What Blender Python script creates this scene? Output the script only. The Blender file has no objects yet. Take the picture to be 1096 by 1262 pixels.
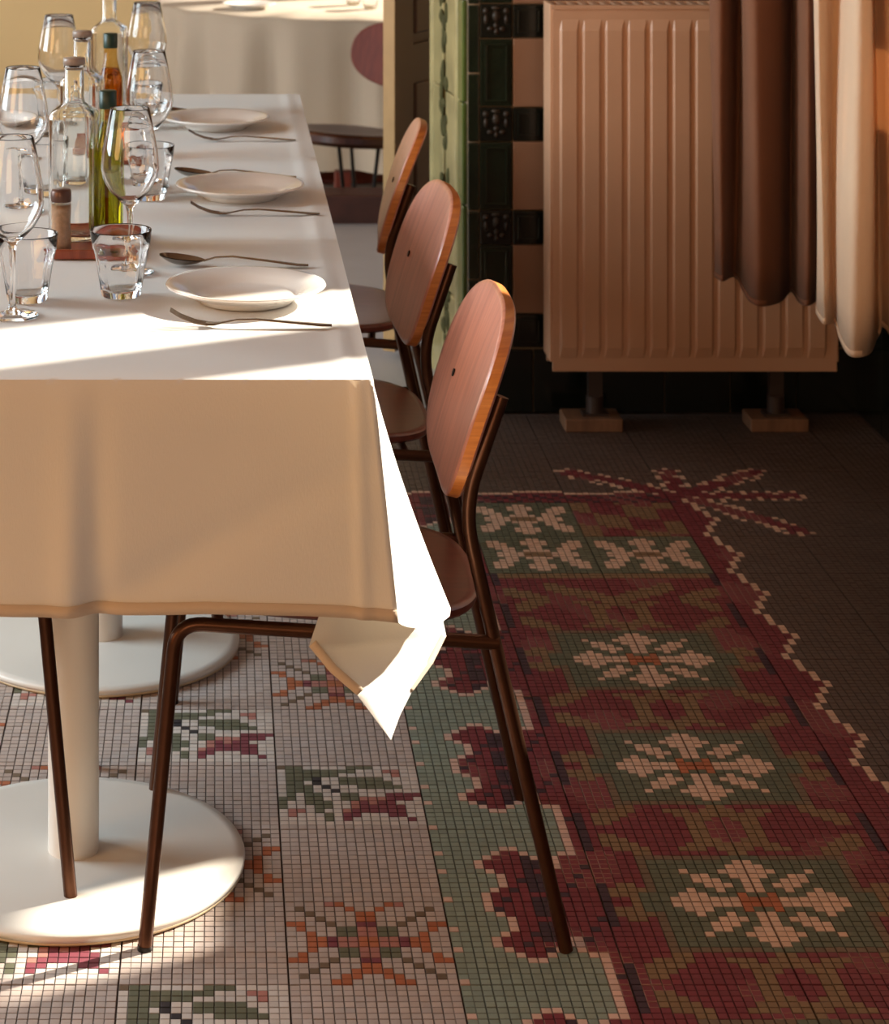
import bpy, bmesh, math, random
from mathutils import Vector, Matrix
random.seed(7)
scene = bpy.context.scene
COL = scene.collection
PI = math.pi

# ------------------------------------------------------------------ camera
F_PX = 2850.0
CAM_H = 1.5
cam_d = bpy.data.cameras.new('camera')
cam = bpy.data.objects.new('camera', cam_d)
COL.objects.link(cam)
cam.location = (0, 0, CAM_H)
cam.rotation_euler = (PI / 2, 0, 0)
cam_d.sensor_fit = 'HORIZONTAL'
cam_d.sensor_width = 36
cam_d.lens = F_PX / 1096 * 36
cam_d.shift_x = (548 - 268) / 1096
cam_d.shift_y = -(631 + 275) / 1096
cam_d.clip_start = 0.05
cam_d.dof.use_dof = True
cam_d.dof.focus_distance = 3.1
cam_d.dof.aperture_fstop = 13
scene.camera = cam

# ------------------------------------------------------------------ world, sun, window light, warm fill, exposure
world = bpy.data.worlds.new('world')
scene.world = world
world.use_nodes = True
bgn = world.node_tree.nodes['Background']
bgn.inputs[0].default_value = (0.55, 0.68, 0.9, 1)
bgn.inputs[1].default_value = 0.5

SUN_AZ = math.radians(27.5)
SUN_EL = math.radians(29)
sd = bpy.data.lights.new('sun', 'SUN')
sd.energy = 17
sd.angle = math.radians(1.1)
sd.color = (1.0, 0.90, 0.75)
sun = bpy.data.objects.new('sun', sd)
COL.objects.link(sun)
to_sun = Vector((math.cos(SUN_AZ) * math.cos(SUN_EL), math.sin(SUN_AZ) * math.cos(SUN_EL), math.sin(SUN_EL)))
sun.rotation_euler = to_sun.to_track_quat('Z', 'Y').to_euler()
sun.location = to_sun * 8


def area(name, loc, target, sx, sy, energy, color):
    d = bpy.data.lights.new(name, 'AREA')
    d.shape = 'RECTANGLE'
    d.size, d.size_y = sx, sy
    d.energy = energy
    d.color = color
    o = bpy.data.objects.new(name, d)
    COL.objects.link(o)
    o.location = loc
    o.rotation_euler = (Vector(target) - Vector(loc)).to_track_quat('-Z', 'Z').to_euler()
    return o


# daylight in the left wall and next room windows; the warm fills are added
area('window_light_dining_room', (-3.66, 4.1, 2.0), (0, 4.1, 1.0), 3.4, 1.9, 300, (0.76, 0.92, 1.0))
area('warm_fill_near_camera', (-3.66, 0.55, 1.75), (0, 2.8, 0.5), 2.2, 1.7, 72, (1.0, 0.49, 0.14))  # added warm fill with no known window, lifts the cloth front
area('warm_fill_behind_camera', (-1.1, -2.3, 1.7), (0, 4.0, 0.6), 2.0, 1.5, 46, (1.0, 0.60, 0.30))  # added warm fill for camera-facing surfaces, in place of sunlit-wall bounce
area('window_light_next_room', (-3.66, 8.9, 1.75), (0, 8.9, 1.0), 4.2, 2.0, 110, (1.0, 0.93, 0.84))

vs = scene.view_settings
vs.view_transform = 'Standard'
vs.look = 'None'
vs.exposure = 0.0
vs.gamma = 1.0
vs.use_curve_mapping = False
scene.cycles.use_denoising = True
scene.cycles.max_bounces = 14
scene.cycles.transmission_bounces = 12
scene.cycles.transparent_max_bounces = 24
scene.cycles.diffuse_bounces = 5
scene.cycles.glossy_bounces = 5


# ------------------------------------------------------------------ helpers
def lin(c):
    c = c / 255
    return c / 12.92 if c <= 0.04045 else ((c + 0.055) / 1.055) ** 2.4


def rgb(r, g, b):
    return (lin(r), lin(g), lin(b), 1)


def new_mat(name):
    m = bpy.data.materials.new(name)
    m.use_nodes = True
    nt = m.node_tree
    return m, nt, nt.nodes['Principled BSDF']


def mat(name, col, rough=0.6, metal=0.0, spec=0.5, noise=0.0, nscale=30.0, bump=0.0, bscale=None, coat=0.0, stretch=None, col2=None):
    m, nt, p = new_mat(name)
    p.inputs['Base Color'].default_value = col
    p.inputs['Roughness'].default_value = rough
    p.inputs['Metallic'].default_value = metal
    p.inputs['Specular IOR Level'].default_value = spec
    p.inputs['Coat Weight'].default_value = coat
    tc = nt.nodes.new('ShaderNodeTexCoord')
    src = tc.outputs['Object']
    if stretch:
        mp = nt.nodes.new('ShaderNodeMapping')
        mp.inputs['Scale'].default_value = stretch
        nt.links.new(src, mp.inputs[0])
        src = mp.outputs[0]
    if noise > 0 or col2:
        n = nt.nodes.new('ShaderNodeTexNoise')
        n.inputs['Scale'].default_value = nscale
        n.inputs['Detail'].default_value = 4
        nt.links.new(src, n.inputs['Vector'])
        mx = nt.nodes.new('ShaderNodeMix')
        mx.data_type = 'RGBA'
        c2 = col2 if col2 else tuple(max(0, v * (1 - noise)) for v in col[:3]) + (1,)
        mx.inputs[6].default_value = col
        mx.inputs[7].default_value = c2
        rp = nt.nodes.new('ShaderNodeValToRGB')
        rp.color_ramp.elements[0].position = 0.35
        rp.color_ramp.elements[1].position = 0.68
        nt.links.new(n.outputs[0], rp.inputs[0])
        nt.links.new(rp.outputs[0], mx.inputs[0])
        nt.links.new(mx.outputs[2], p.inputs['Base Color'])
    if bump > 0:
        n2 = nt.nodes.new('ShaderNodeTexNoise')
        n2.inputs['Scale'].default_value = bscale or nscale
        n2.inputs['Detail'].default_value = 3
        nt.links.new(src, n2.inputs['Vector'])
        b = nt.nodes.new('ShaderNodeBump')
        b.inputs['Strength'].default_value = bump
        b.inputs['Distance'].default_value = 0.004
        nt.links.new(n2.outputs[0], b.inputs['Height'])
        nt.links.new(b.outputs[0], p.inputs['Normal'])
    return m


def fabric(name, col, transl, weave=900.0, bump=0.15, col2=None):
    """woven cloth that lets some light through"""
    m, nt, p = new_mat(name)
    p.inputs['Base Color'].default_value = col
    p.inputs['Roughness'].default_value = 0.9
    p.inputs['Specular IOR Level'].default_value = 0.15
    p.inputs['Sheen Weight'].default_value = 0.1
    tc = nt.nodes.new('ShaderNodeTexCoord')
    n = nt.nodes.new('ShaderNodeTexNoise')
    n.inputs['Scale'].default_value = weave
    mp = nt.nodes.new('ShaderNodeMapping')
    mp.inputs['Scale'].default_value = (1, 1, 0.15)
    nt.links.new(tc.outputs['Object'], mp.inputs[0])
    nt.links.new(mp.outputs[0], n.inputs['Vector'])
    n3 = nt.nodes.new('ShaderNodeTexNoise')
    n3.inputs['Scale'].default_value = 5
    nt.links.new(tc.outputs['Object'], n3.inputs['Vector'])
    add = nt.nodes.new('ShaderNodeMath')
    add.operation = 'ADD'
    mul = nt.nodes.new('ShaderNodeMath')
    mul.operation = 'MULTIPLY'
    mul.inputs[1].default_value = 3.0
    nt.links.new(n3.outputs[0], mul.inputs[0])
    nt.links.new(n.outputs[0], add.inputs[0])
    nt.links.new(mul.outputs[0], add.inputs[1])
    b = nt.nodes.new('ShaderNodeBump')
    b.inputs['Strength'].default_value = bump
    b.inputs['Distance'].default_value = 0.003
    nt.links.new(add.outputs[0], b.inputs['Height'])
    nt.links.new(b.outputs[0], p.inputs['Normal'])
    t = nt.nodes.new('ShaderNodeBsdfTranslucent')
    t.inputs[0].default_value = col2 or col
    mx = nt.nodes.new('ShaderNodeMixShader')
    mx.inputs[0].default_value = transl
    out = nt.nodes['Material Output']
    nt.links.new(p.outputs[0], mx.inputs[1])
    nt.links.new(t.outputs[0], mx.inputs[2])
    nt.links.new(mx.outputs[0], out.inputs[0])
    return m


def wood(name, c1, c2, rough=0.35, scale=(3, 60, 6), coat=0.3):
    m, nt, p = new_mat(name)
    tc = nt.nodes.new('ShaderNodeTexCoord')
    mp = nt.nodes.new('ShaderNodeMapping')
    mp.inputs['Scale'].default_value = scale
    nt.links.new(tc.outputs['Object'], mp.inputs[0])
    n = nt.nodes.new('ShaderNodeTexNoise')
    n.inputs['Scale'].default_value = 2.2
    n.inputs['Detail'].default_value = 6
    n.inputs['Distortion'].default_value = 0.4
    nt.links.new(mp.outputs[0], n.inputs['Vector'])
    rp = nt.nodes.new('ShaderNodeValToRGB')
    rp.color_ramp.elements[0].color = c1
    rp.color_ramp.elements[0].position = 0.32
    rp.color_ramp.elements[1].color = c2
    rp.color_ramp.elements[1].position = 0.7
    nt.links.new(n.outputs[0], rp.inputs[0])
    nt.links.new(rp.outputs[0], p.inputs['Base Color'])
    p.inputs['Roughness'].default_value = rough
    p.inputs['Coat Weight'].default_value = coat
    p.inputs['Coat Roughness'].default_value = 0.3
    return m


def thin_glass(name, tint=(0.96, 0.97, 0.96, 1), ior=1.5):
    """thin-walled clear glass: transparent with a fresnel sheen"""
    m, nt, p = new_mat(name)
    nt.nodes.remove(p)
    out = nt.nodes['Material Output']
    tr = nt.nodes.new('ShaderNodeBsdfTransparent')
    tr.inputs[0].default_value = tint
    gl = nt.nodes.new('ShaderNodeBsdfGlossy')
    gl.inputs['Roughness'].default_value = 0.03
    lw = nt.nodes.new('ShaderNodeLayerWeight')
    lw.inputs[0].default_value = 0.5
    pw = nt.nodes.new('ShaderNodeMath')
    pw.operation = 'POWER'
    pw.inputs[1].default_value = 3.5
    fr = nt.nodes.new('ShaderNodeMapRange')
    fr.inputs[3].default_value = 0.03 * (ior / 1.5)
    fr.inputs[4].default_value = 0.55
    nt.links.new(lw.outputs['Facing'], pw.inputs[0])
    nt.links.new(pw.outputs[0], fr.inputs[0])
    mx = nt.nodes.new('ShaderNodeMixShader')
    nt.links.new(fr.outputs[0], mx.inputs[0])
    nt.links.new(tr.outputs[0], mx.inputs[1])
    nt.links.new(gl.outputs[0], mx.inputs[2])
    nt.links.new(mx.outputs[0], out.inputs[0])
    return m


def glass(name, col, rough=0.0, ior=1.45):
    m, nt, p = new_mat(name)
    p.inputs['Base Color'].default_value = col
    p.inputs['Roughness'].default_value = rough
    p.inputs['Transmission Weight'].default_value = 1
    p.inputs['IOR'].default_value = ior
    return m


M = {
    'cloth': fabric('white linen', (0.86, 0.84, 0.80, 1), 0.20, col2=(0.90, 0.72, 0.48, 1)),
    'cloth_beige': fabric('beige linen', (0.54, 0.46, 0.36, 1), 0.10),
    'hem': fabric('linen hem', (0.66, 0.53, 0.40, 1), 0.06, col2=(0.80, 0.58, 0.36, 1)),  # same linen; the double layer's dimmer glow is tinted into the colour
    'curtain_brown': fabric('brown linen curtain', rgb(132, 88, 64), 0.08, 500, 0.3, rgb(180, 125, 85)),
    'curtain_cream': fabric('cream linen curtain', rgb(236, 204, 172), 0.22, 500, 0.3, rgb(222, 188, 150)),
    'veneer': wood('gloss-lightened veneer', rgb(178, 108, 88), rgb(216, 146, 122), 0.40, (8, 40, 2), 0.9),  # backrest colour lightened to carry the gloss of the bright next room
    'seat_veneer': wood('dark red veneer', rgb(104, 50, 38), rgb(128, 66, 50), 0.38, (8, 40, 2), 0.7),  # the chair veneer without that gloss tint, kept darker for the seat
    'ply': wood('plywood edge', rgb(200, 112, 46), rgb(232, 148, 70), 0.35, (4, 4, 90), 0.3),
    'bronze': mat('dark bronze tube', rgb(88, 56, 38), 0.32, 0.8, 0.5, 0.15, 40),
    'dark_wood': wood('dark brown timber', rgb(52, 26, 20), rgb(80, 42, 32), 0.45),
    'red_wood': wood('red brown timber', rgb(100, 34, 18), rgb(124, 48, 28), 0.6, coat=0.0),
    'white_metal': mat('white powder-coated metal', rgb(226, 222, 214), 0.42, 0, 0.5, 0.04, 6),
    'edge_metal': mat('cream edge metal', rgb(205, 185, 150), 0.45),
    'china': mat('glazed china', rgb(236, 234, 230), 0.12, 0, 0.6, 0.02, 5),
    'steel': mat('cutlery steel', rgb(150, 140, 130), 0.2, 1.0, 0.5, 0.06, 60),
    'tray': wood('oiled red wood tray', rgb(120, 52, 28), rgb(158, 78, 46), 0.4, (40, 4, 4)),
    'thin_glass': glass('clear drinking glass', (1, 1, 1, 1), 0.0, 1.42),
    'decanter': glass('clear bottle glass', (0.98, 0.99, 0.98, 1), 0.0, 1.45),
    'olive_glass': glass('green olive oil bottle', rgb(190, 190, 30)),
    'oil': glass('yellow green oil', rgb(176, 162, 46), 0.0, 1.3),
    'amber_oil': glass('amber vinegar', rgb(205, 120, 40), 0.0, 1.3),
    'bottle_skin': thin_glass('green bottle glass', (0.80, 0.84, 0.45, 1), 1.6),
    'amber_skin': thin_glass('amber bottle glass', (0.84, 0.70, 0.40, 1), 1.6),
    'cap_green': mat('dark green cap', rgb(22, 50, 36), 0.4),
    'cap_brown': mat('brown metal lid', rgb(95, 68, 58), 0.35, 0.5),
    'stopper': mat('frosted grey stopper', rgb(150, 135, 125), 0.3),
    'shaker': mat('peppercorn filling', rgb(206, 168, 132), 0.5, 0, 0.5, 0.2, 200),
    'radiator': mat('cream radiator enamel', rgb(210, 164, 130), 0.42, 0, 0.5, 0.06, 4),
    'bracket': mat('dark bracket', rgb(70, 56, 48), 0.5, 0.3),
    'block': wood('pale wood block', rgb(118, 84, 60), rgb(140, 102, 74), 0.6, (30, 6, 6), 0),
    'tile_green': mat('dark green glaze', rgb(26, 36, 22), 0.18, 0, 0.5, 0.4, 14, 0.15, 60, coat=0.3),
    'tile_black': mat('black green glaze', rgb(18, 22, 16), 0.2, 0, 0.5, 0.3, 14, 0.1, 50, coat=0.2),
    'tile_beige': mat('beige glaze', rgb(150, 110, 84), 0.3, 0, 0.5, 0.1, 9, 0.1, 30),
    'tile_reveal': mat('celadon glaze', rgb(186, 170, 118), 0.28, 0, 0.5, 0.3, 12, 0.2, 30, coat=0.3),
    'tile_reveal_green': mat('moss green glaze', rgb(86, 104, 44), 0.25, 0, 0.5, 0.35, 12, 0.2, 30, coat=0.3),
    'ornament': mat('dark relief glaze', rgb(84, 80, 48), 0.7, 0, 0.1, 0.4, 40),
    'ornament_light': mat('brown relief glaze', rgb(58, 46, 34), 0.5, 0, 0.3, 0.4, 40),
    'grout': mat('tile grout', rgb(168, 146, 118), 0.9, 0, 0.2, 0.15, 40),
    'floor_grout': mat('mosaic grout', rgb(108, 97, 90), 0.9, 0, 0.2, 0.3, 12),
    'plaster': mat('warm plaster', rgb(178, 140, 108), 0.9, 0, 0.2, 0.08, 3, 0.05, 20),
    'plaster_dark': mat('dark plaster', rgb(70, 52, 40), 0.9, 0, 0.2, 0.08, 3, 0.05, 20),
    'plaster_cream': mat('cream plaster', rgb(246, 222, 170), 0.9, 0, 0.2, 0.06, 2, 0.05, 20),
    'door': mat('brown painted door', rgb(98, 68, 52), 0.45, 0, 0.5, 0.1, 8),
    'door_edge': mat('tan door edge', rgb(190, 150, 98), 0.5, 0, 0.5, 0.1, 20),
    'pale_floor': mat('pale stone floor', rgb(172, 168, 166), 0.5, 0, 0.5, 0.08, 5),
    'screw': mat('dark screw', rgb(40, 32, 30), 0.4, 0.6),
    'black_metal': mat('black metal leg', rgb(30, 25, 22), 0.4, 0.5),
}


class MB:
    """collects geometry for one mesh"""

    def __init__(self):
        self.v, self.f, self.m, self.s = [], [], [], []

    def add(self, verts, faces, mi=0, smooth=False):
        o = len(self.v)
        self.v += [tuple(v) for v in verts]
        for f in faces:
            self.f.append(tuple(i + o for i in f))
            self.m.append(mi)
            self.s.append(smooth)
        return self

    def box(self, x0, x1, y0, y1, z0, z1, mi=0):
        v = [(x0, y0, z0), (x1, y0, z0), (x1, y1, z0), (x0, y1, z0), (x0, y0, z1), (x1, y0, z1), (x1, y1, z1), (x0, y1, z1)]
        f = [(0, 3, 2, 1), (4, 5, 6, 7), (0, 1, 5, 4), (1, 2, 6, 5), (2, 3, 7, 6), (3, 0, 4, 7)]
        return self.add(v, f, mi)

    def bevel_box(self, x0, x1, y0, y1, z0, z1, b=0.004, mi=0):
        """box whose twelve edges are chamfered"""
        bm = bmesh.new()
        bmesh.ops.create_cube(bm, size=1)
        for v in bm.verts:
            v.co = Vector(((x0 + x1) / 2 + v.co.x * (x1 - x0), (y0 + y1) / 2 + v.co.y * (y1 - y0), (z0 + z1) / 2 + v.co.z * (z1 - z0)))
        bmesh.ops.bevel(bm, geom=bm.edges[:], offset=b, segments=2, affect='EDGES', profile=0.5)
        bm.verts.index_update()
        self.add([v.co[:] for v in bm.verts], [[v.index for v in f.verts] for f in bm.faces], mi)
        bm.free()
        return self

    def grid(self, rows, mi=0, smooth=True, closed_u=False, flip=False):
        """rows: list of equal-length lists of points"""
        n = len(rows[0])
        verts = [p for r in rows for p in r]
        faces = []
        for a in range(len(rows) - 1):
            for b in range(n if closed_u else n - 1):
                c = (b + 1) % n
                q = (a * n + b, a * n + c, (a + 1) * n + c, (a + 1) * n + b)
                faces.append(q[::-1] if flip else q)
        return self.add(verts, faces, mi, smooth)

    def tube(self, pts, r, seg=12, mi=0, cap=True):
        pts = [Vector(p) for p in pts]
        rr = r if isinstance(r, (list, tuple)) else [r] * len(pts)
        t0 = (pts[1] - pts[0]).normalized()
        nrm = t0.orthogonal().normalized()
        rows = []
        prev = t0
        for i, p in enumerate(pts):
            if i == 0:
                t = t0
            elif i == len(pts) - 1:
                t = (pts[i] - pts[i - 1]).normalized()
            else:
                t = ((pts[i] - pts[i - 1]).normalized() + (pts[i + 1] - pts[i]).normalized()).normalized()
            q = prev.rotation_difference(t)
            nrm = q @ nrm
            prev = t
            bi = t.cross(nrm)
            rows.append([p + (nrm * math.cos(2 * PI * k / seg) + bi * math.sin(2 * PI * k / seg)) * rr[i] for k in range(seg)])
        self.grid(rows, mi, True, True)
        if cap:
            self.add(rows[0], [tuple(range(seg))[::-1]], mi)
            self.add(rows[-1], [tuple(range(seg))], mi)
        return self

    def lathe(self, prof, seg=32, mi=0, c=(0, 0, 0), smooth=True, mod=None):
        rows = []
        for (r, z) in prof:
            row = []
            for k in range(seg):
                a = 2 * PI * k / seg
                q = r * (mod(a, z) if mod else 1)
                row.append((c[0] + q * math.cos(a), c[1] + q * math.sin(a), c[2] + z))
            rows.append(row)
        self.grid(rows, mi, smooth, True)
        return self

    def ellipsoid(self, c, rx, ry, rz, mi=0, seg=10, rings=6):
        rows = []
        for i in range(rings + 1):
            t = PI * i / rings
            rows.append([(c[0] + rx * math.sin(t) * math.cos(2 * PI * k / seg), c[1] + ry * math.sin(t) * math.sin(2 * PI * k / seg), c[2] - rz * math.cos(t)) for k in range(seg)])
        return self.grid(rows, mi, True, True)

    def mesh(self, name, mats):
        me = bpy.data.meshes.new(name)
        me.from_pydata(self.v, [], self.f)
        for m in mats:
            me.materials.append(m)
        me.polygons.foreach_set('material_index', self.m)
        me.polygons.foreach_set('use_smooth', self.s)
        me.update()
        return me

    def build(self, name, mats, parent=None, loc=None, rot=None, weld=False):
        if not isinstance(mats, (list, tuple)):
            mats = [mats]
        me = self.mesh(name, mats)
        if weld:
            bm = bmesh.new()
            bm.from_mesh(me)
            bmesh.ops.remove_doubles(bm, verts=bm.verts[:], dist=1e-5)
            bmesh.ops.recalc_face_normals(bm, faces=bm.faces[:])
            bm.to_mesh(me)
            bm.free()
        return link(name, me, parent, loc, rot)


def link(name, data, parent=None, loc=None, rot=None):
    o = bpy.data.objects.new(name, data)
    COL.objects.link(o)
    if parent:
        o.parent = parent
    if loc:
        o.location = loc
    if rot:
        o.rotation_euler = rot
    return o


def tag(o, label=None, cat=None, group=None, kind=None):
    if label:
        o['label'] = label
    if cat:
        o['category'] = cat
    if group:
        o['group'] = group
    if kind:
        o['kind'] = kind
    return o


def thing(name, label, cat, loc=(0, 0, 0), rz=0.0, group=None):
    o = link(name, None, None, loc, (0, 0, rz))
    return tag(o, label, cat, group)


def dup(root, loc, rz, label, parent=None):
    r = root.copy()
    COL.objects.link(r)
    r.location = loc
    r.rotation_euler = (0, 0, rz)
    r['label'] = label
    for ch in root.children:
        c = ch.copy()
        COL.objects.link(c)
        c.parent = r
        for g in ch.children:
            d = g.copy()
            COL.objects.link(d)
            d.parent = c
    return r


def arc_path(pts, radius, n=6):
    """polyline with its inner corners rounded"""
    pts = [Vector(p) for p in pts]
    out = [pts[0]]
    for i in range(1, len(pts) - 1):
        a = (pts[i - 1] - pts[i])
        b = (pts[i + 1] - pts[i])
        ra = min(radius, a.length * 0.45, b.length * 0.45)
        p0 = pts[i] + a.normalized() * ra
        p2 = pts[i] + b.normalized() * ra
        for k in range(n + 1):
            t = k / n
            out.append((1 - t) ** 2 * p0 + 2 * t * (1 - t) * pts[i] + t * t * p2)
    out.append(pts[-1])
    return out


# ------------------------------------------------------------------ room shell
RX = 1.52          # right wall
BY = 5.45          # back wall with the radiator
LX = -3.6          # left wall
NY = 11.6          # far wall of the next room
CEIL = 3.1
LOWZ = -0.20       # next room lies one step lower


def struct(name, mb, mats, parent=None):
    o = mb.build(name, mats, parent)
    if parent is None:
        o['kind'] = 'structure'
    return o


floor = struct('floor', MB().box(LX, RX + 0.3, -2.2, 7.76, -0.25, -0.004), M['floor_grout'])
landing = struct('floor_landing', MB().box(LX, 3.2, 5.50, 7.76, -0.003, 0.0), M['pale_floor'])
struct('floor_next_room', MB().box(LX, 3.2, 7.76, NY, LOWZ - 0.05, LOWZ), M['pale_floor'])
struct('ceiling', MB().box(LX - 0.2, RX + 0.22, -2.4, BY + 0.43, CEIL, CEIL + 0.1).box(LX - 0.2, 3.4, BY + 0.43, NY + 0.2, CEIL, CEIL + 0.1), M['plaster'])
wl = MB()
wl.box(LX - 0.2, LX, -2.2, -0.6, 0, CEIL).box(LX - 0.2, LX, 1.7, 2.3, 0, CEIL).box(LX - 0.2, LX, -0.6, 1.7, 0, 0.85).box(LX - 0.2, LX, -0.6, 1.7, 2.65, CEIL)
wl.box(LX - 0.2, LX, 5.9, 6.7, -0.25, CEIL).box(LX - 0.2, LX, 11.1, NY, -0.25, CEIL)
wl.box(LX - 0.2, LX, 2.3, 5.9, 0, 0.95).box(LX - 0.2, LX, 2.3, 5.9, 2.98, CEIL)
wl.box(LX - 0.2, LX, 6.7, 11.1, -0.25, 0.7).box(LX - 0.2, LX, 6.7, 11.1, 2.8, CEIL)
struct('wall_left', wl, M['plaster'])
wf = MB()
wf.box(LX, -2.15, -2.4, -2.2, 0, CEIL).box(-0.05, RX, -2.4, -2.2, 0, CEIL).box(-2.15, -0.05, -2.4, -2.2, 0, 0.9).box(-2.15, -0.05, -2.4, -2.2, 2.5, CEIL)
struct('wall_front', wf, M['plaster'])
wr = MB()
SILL = 0.930
wr.box(RX, RX + 0.22, -2.2, BY, 0, SILL).box(RX, RX + 0.22, -2.2, BY, 2.75, CEIL)
wr.box(RX, RX + 0.22, -2.2, 1.3, SILL, 2.75).box(RX, RX + 0.22, 4.75, BY + 0.3, SILL, 2.75)
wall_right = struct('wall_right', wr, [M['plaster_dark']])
wfar = MB()
wfar.box(LX, 3.4, NY, NY + 0.2, LOWZ, 1.2).box(LX, 0.6, NY, NY + 0.2, 1.2, CEIL).box(0.6, 3.4, NY, NY + 0.2, 2.95, CEIL)
struct('wall_far', wfar, M['plaster_cream'])
wnr = MB()
wnr.box(3.2, 3.4, BY + 0.45, NY, LOWZ, 1.2).box(3.2, 3.4, BY + 0.45, NY, 2.95, CEIL).box(3.2, 3.4, BY + 0.45, 9.9, 1.2, 2.95).box(3.2, 3.4, 11.5, NY, 1.2, 2.95)
struct('wall_next_right', wnr, M['plaster_cream'])
# window of the right wall (outside the picture): posts and rails
win = MB()
win.box(RX + 0.02, RX + 0.06, 3.60, 3.765, SILL, 2.75)
win.box(RX + 0.02, RX + 0.06, 3.765, 4.69, 1.155, 1.385)
win.box(RX + 0.02, RX + 0.10, 1.3, 1.36, SILL, 2.75).box(RX + 0.02, RX + 0.10, 4.69, 4.75, SILL, 2.75)
win.box(RX + 0.02, RX + 0.10, 1.3, 4.75, SILL, SILL + 0.04).box(RX + 0.02, RX + 0.10, 1.3, 4.75, 2.68, 2.75)
struct('window_1', win, M['white_metal'])
struct('trim_1', MB().bevel_box(RX - 0.05, RX + 0.02, 1.2, 4.85, SILL - 0.04, SILL, 0.006), M['plaster'])

# back wall with glazed tiles ------------------------------------------------
wall_back = struct('wall_back', MB().box(0.592, RX + 0.22, BY + 0.012, BY + 0.43, 0, CEIL), M['grout'])
struct('trim_lintel', MB().box(LX, 0.592, BY + 0.012, BY + 0.43, 2.55, CEIL), M['plaster'])


def framed_tile(w, h, d=0.012):
    mb = MB()
    mb.bevel_box(-w / 2, w / 2, -d, 0, -h / 2, h / 2, 0.002)
    i0, i1 = 0.010, 0.014
    # raised rectangular moulding
    for (x0, x1, z0, z1) in ((-w / 2 + i0, w / 2 - i0, h / 2 - i1 - 0.002, h / 2 - i0), (-w / 2 + i0, w / 2 - i0, -h / 2 + i0, -h / 2 + i1 + 0.002),
                             (-w / 2 + i0, -w / 2 + i1 + 0.002, -h / 2 + i0, h / 2 - i0), (w / 2 - i1 - 0.002, w / 2 - i0, -h / 2 + i0, h / 2 - i0)):
        mb.bevel_box(x0, x1, -d - 0.005, -d + 0.001, z0, z1, 0.0015)
    return mb


def flat_tile(w, h, d=0.012):
    return MB().bevel_box(-w / 2, w / 2, -d, 0, -h / 2, h / 2, 0.0025)


def relief_tile(w, h, d=0.012):
    mb = flat_tile(w, h, d)
    return mb


G = 0.0025
PER = 0.2435
X_E0, X_E1 = 0.618, 0.696     # embossed column
X_B0, X_B1 = 0.696, 0.773     # beige / dark column
X_N0, X_N1 = 0.590, 0.618     # narrow column
me_dark_small = framed_tile(X_B1 - X_B0 - G, 0.080 - G).mesh('dark_wall_tile', [M['tile_black']])
me_dark_tall = framed_tile(X_E1 - X_E0 - G, PER - 0.083 - G).mesh('dark_wall_tile', [M['tile_green']])
me_beige = flat_tile(X_B1 - X_B0 - G, PER - 0.080 - G).mesh('beige_wall_tile', [M['tile_beige']])
me_emb = relief_tile(X_E1 - X_E0 - G, 0.083 - G).mesh('embossed_wall_tile', [M['tile_black']])
me_narrow = flat_tile(X_N1 - X_N0 - 0.003, PER * 2 / 3 - 0.0045).mesh('edge_wall_tile', [M['tile_green']])
rm = MB()
W = X_E1 - X_E0
for (dx, dz, rx, rz_) in ((0, 0.012, 0.010, 0.014), (0, -0.010, 0.007, 0.008), (0, -0.024, 0.006, 0.008), (-0.024, 0.024, 0.008, 0.008), (0.024, 0.024, 0.008, 0.008),
                          (-0.024, 0.004, 0.006, 0.012), (0.024, 0.004, 0.006, 0.012), (-0.014, -0.018, 0.008, 0.006), (0.014, -0.018, 0.008, 0.006), (0, 0.031, 0.012, 0.005)):
    rm.ellipsoid((dx, -0.012, dz), rx, 0.008, rz_, 0, 8, 5)
me_rel = rm.mesh('relief', [M['ornament_light']])
ZD0 = 1.5 - (26 + 275) * BY / F_PX     # centre height of the dark tile at the top of the picture
for k in range(-9, 5):
    zc = ZD0 + k * PER
    if zc < 0.15 or zc > CEIL:
        continue
    xe, xb = (X_E0 + X_E1) / 2, (X_B0 + X_B1) / 2
    for rep in range(6):
        off = rep * (X_B1 - X_E0)
        if xb + off > RX:
            break
        if rep > 0 and zc > 1.35:
            pass
        link('dark_wall_tile', me_dark_small, wall_back, (xb + off, BY + 0.012, zc))
        link('beige_wall_tile', me_beige, wall_back, (xb + off, BY + 0.012, zc + PER / 2))
        link('dark_wall_tile', me_dark_tall, wall_back, (xe + off, BY + 0.012, zc + PER / 2))
        e = link('embossed_wall_tile', me_emb, wall_back, (xe + off, BY + 0.012, zc))
        if rep == 0:
            link('relief', me_rel, e)
zz = ZD0 - 6 * PER - 0.02
k = 0
while zz < CEIL - 0.1:
    if zz > 0.22:
        link('edge_wall_tile', me_narrow, wall_back, ((X_N0 + X_N1) / 2, BY + 0.012, 1.5 - (133 + 275) * BY / F_PX + (k - 12) * PER * 2 / 3))
    zz += PER * 2 / 3
    k += 1
# dark skirting course of tiles
me_sk = flat_tile(0.155 - G, 0.150 - G).mesh('skirting_tile', [M['tile_black']])
for k in range(6):
    link('skirting_tile', me_sk, wall_back, (X_N0 + 0.0775 + k * 0.155, BY + 0.012, 0.076))
# dado tiles on the right wall
me_sr = MB().bevel_box(-0.012, 0, -0.0985, 0.0985, -0.149, 0.149, 0.002).mesh('dado_tile', [M['tile_black']])
for k in range(10):
    for q in range(3):
        link('dado_tile', me_sr, wall_right, (RX, 3.55 + k * 0.2, 0.151 + q * 0.30))

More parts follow.
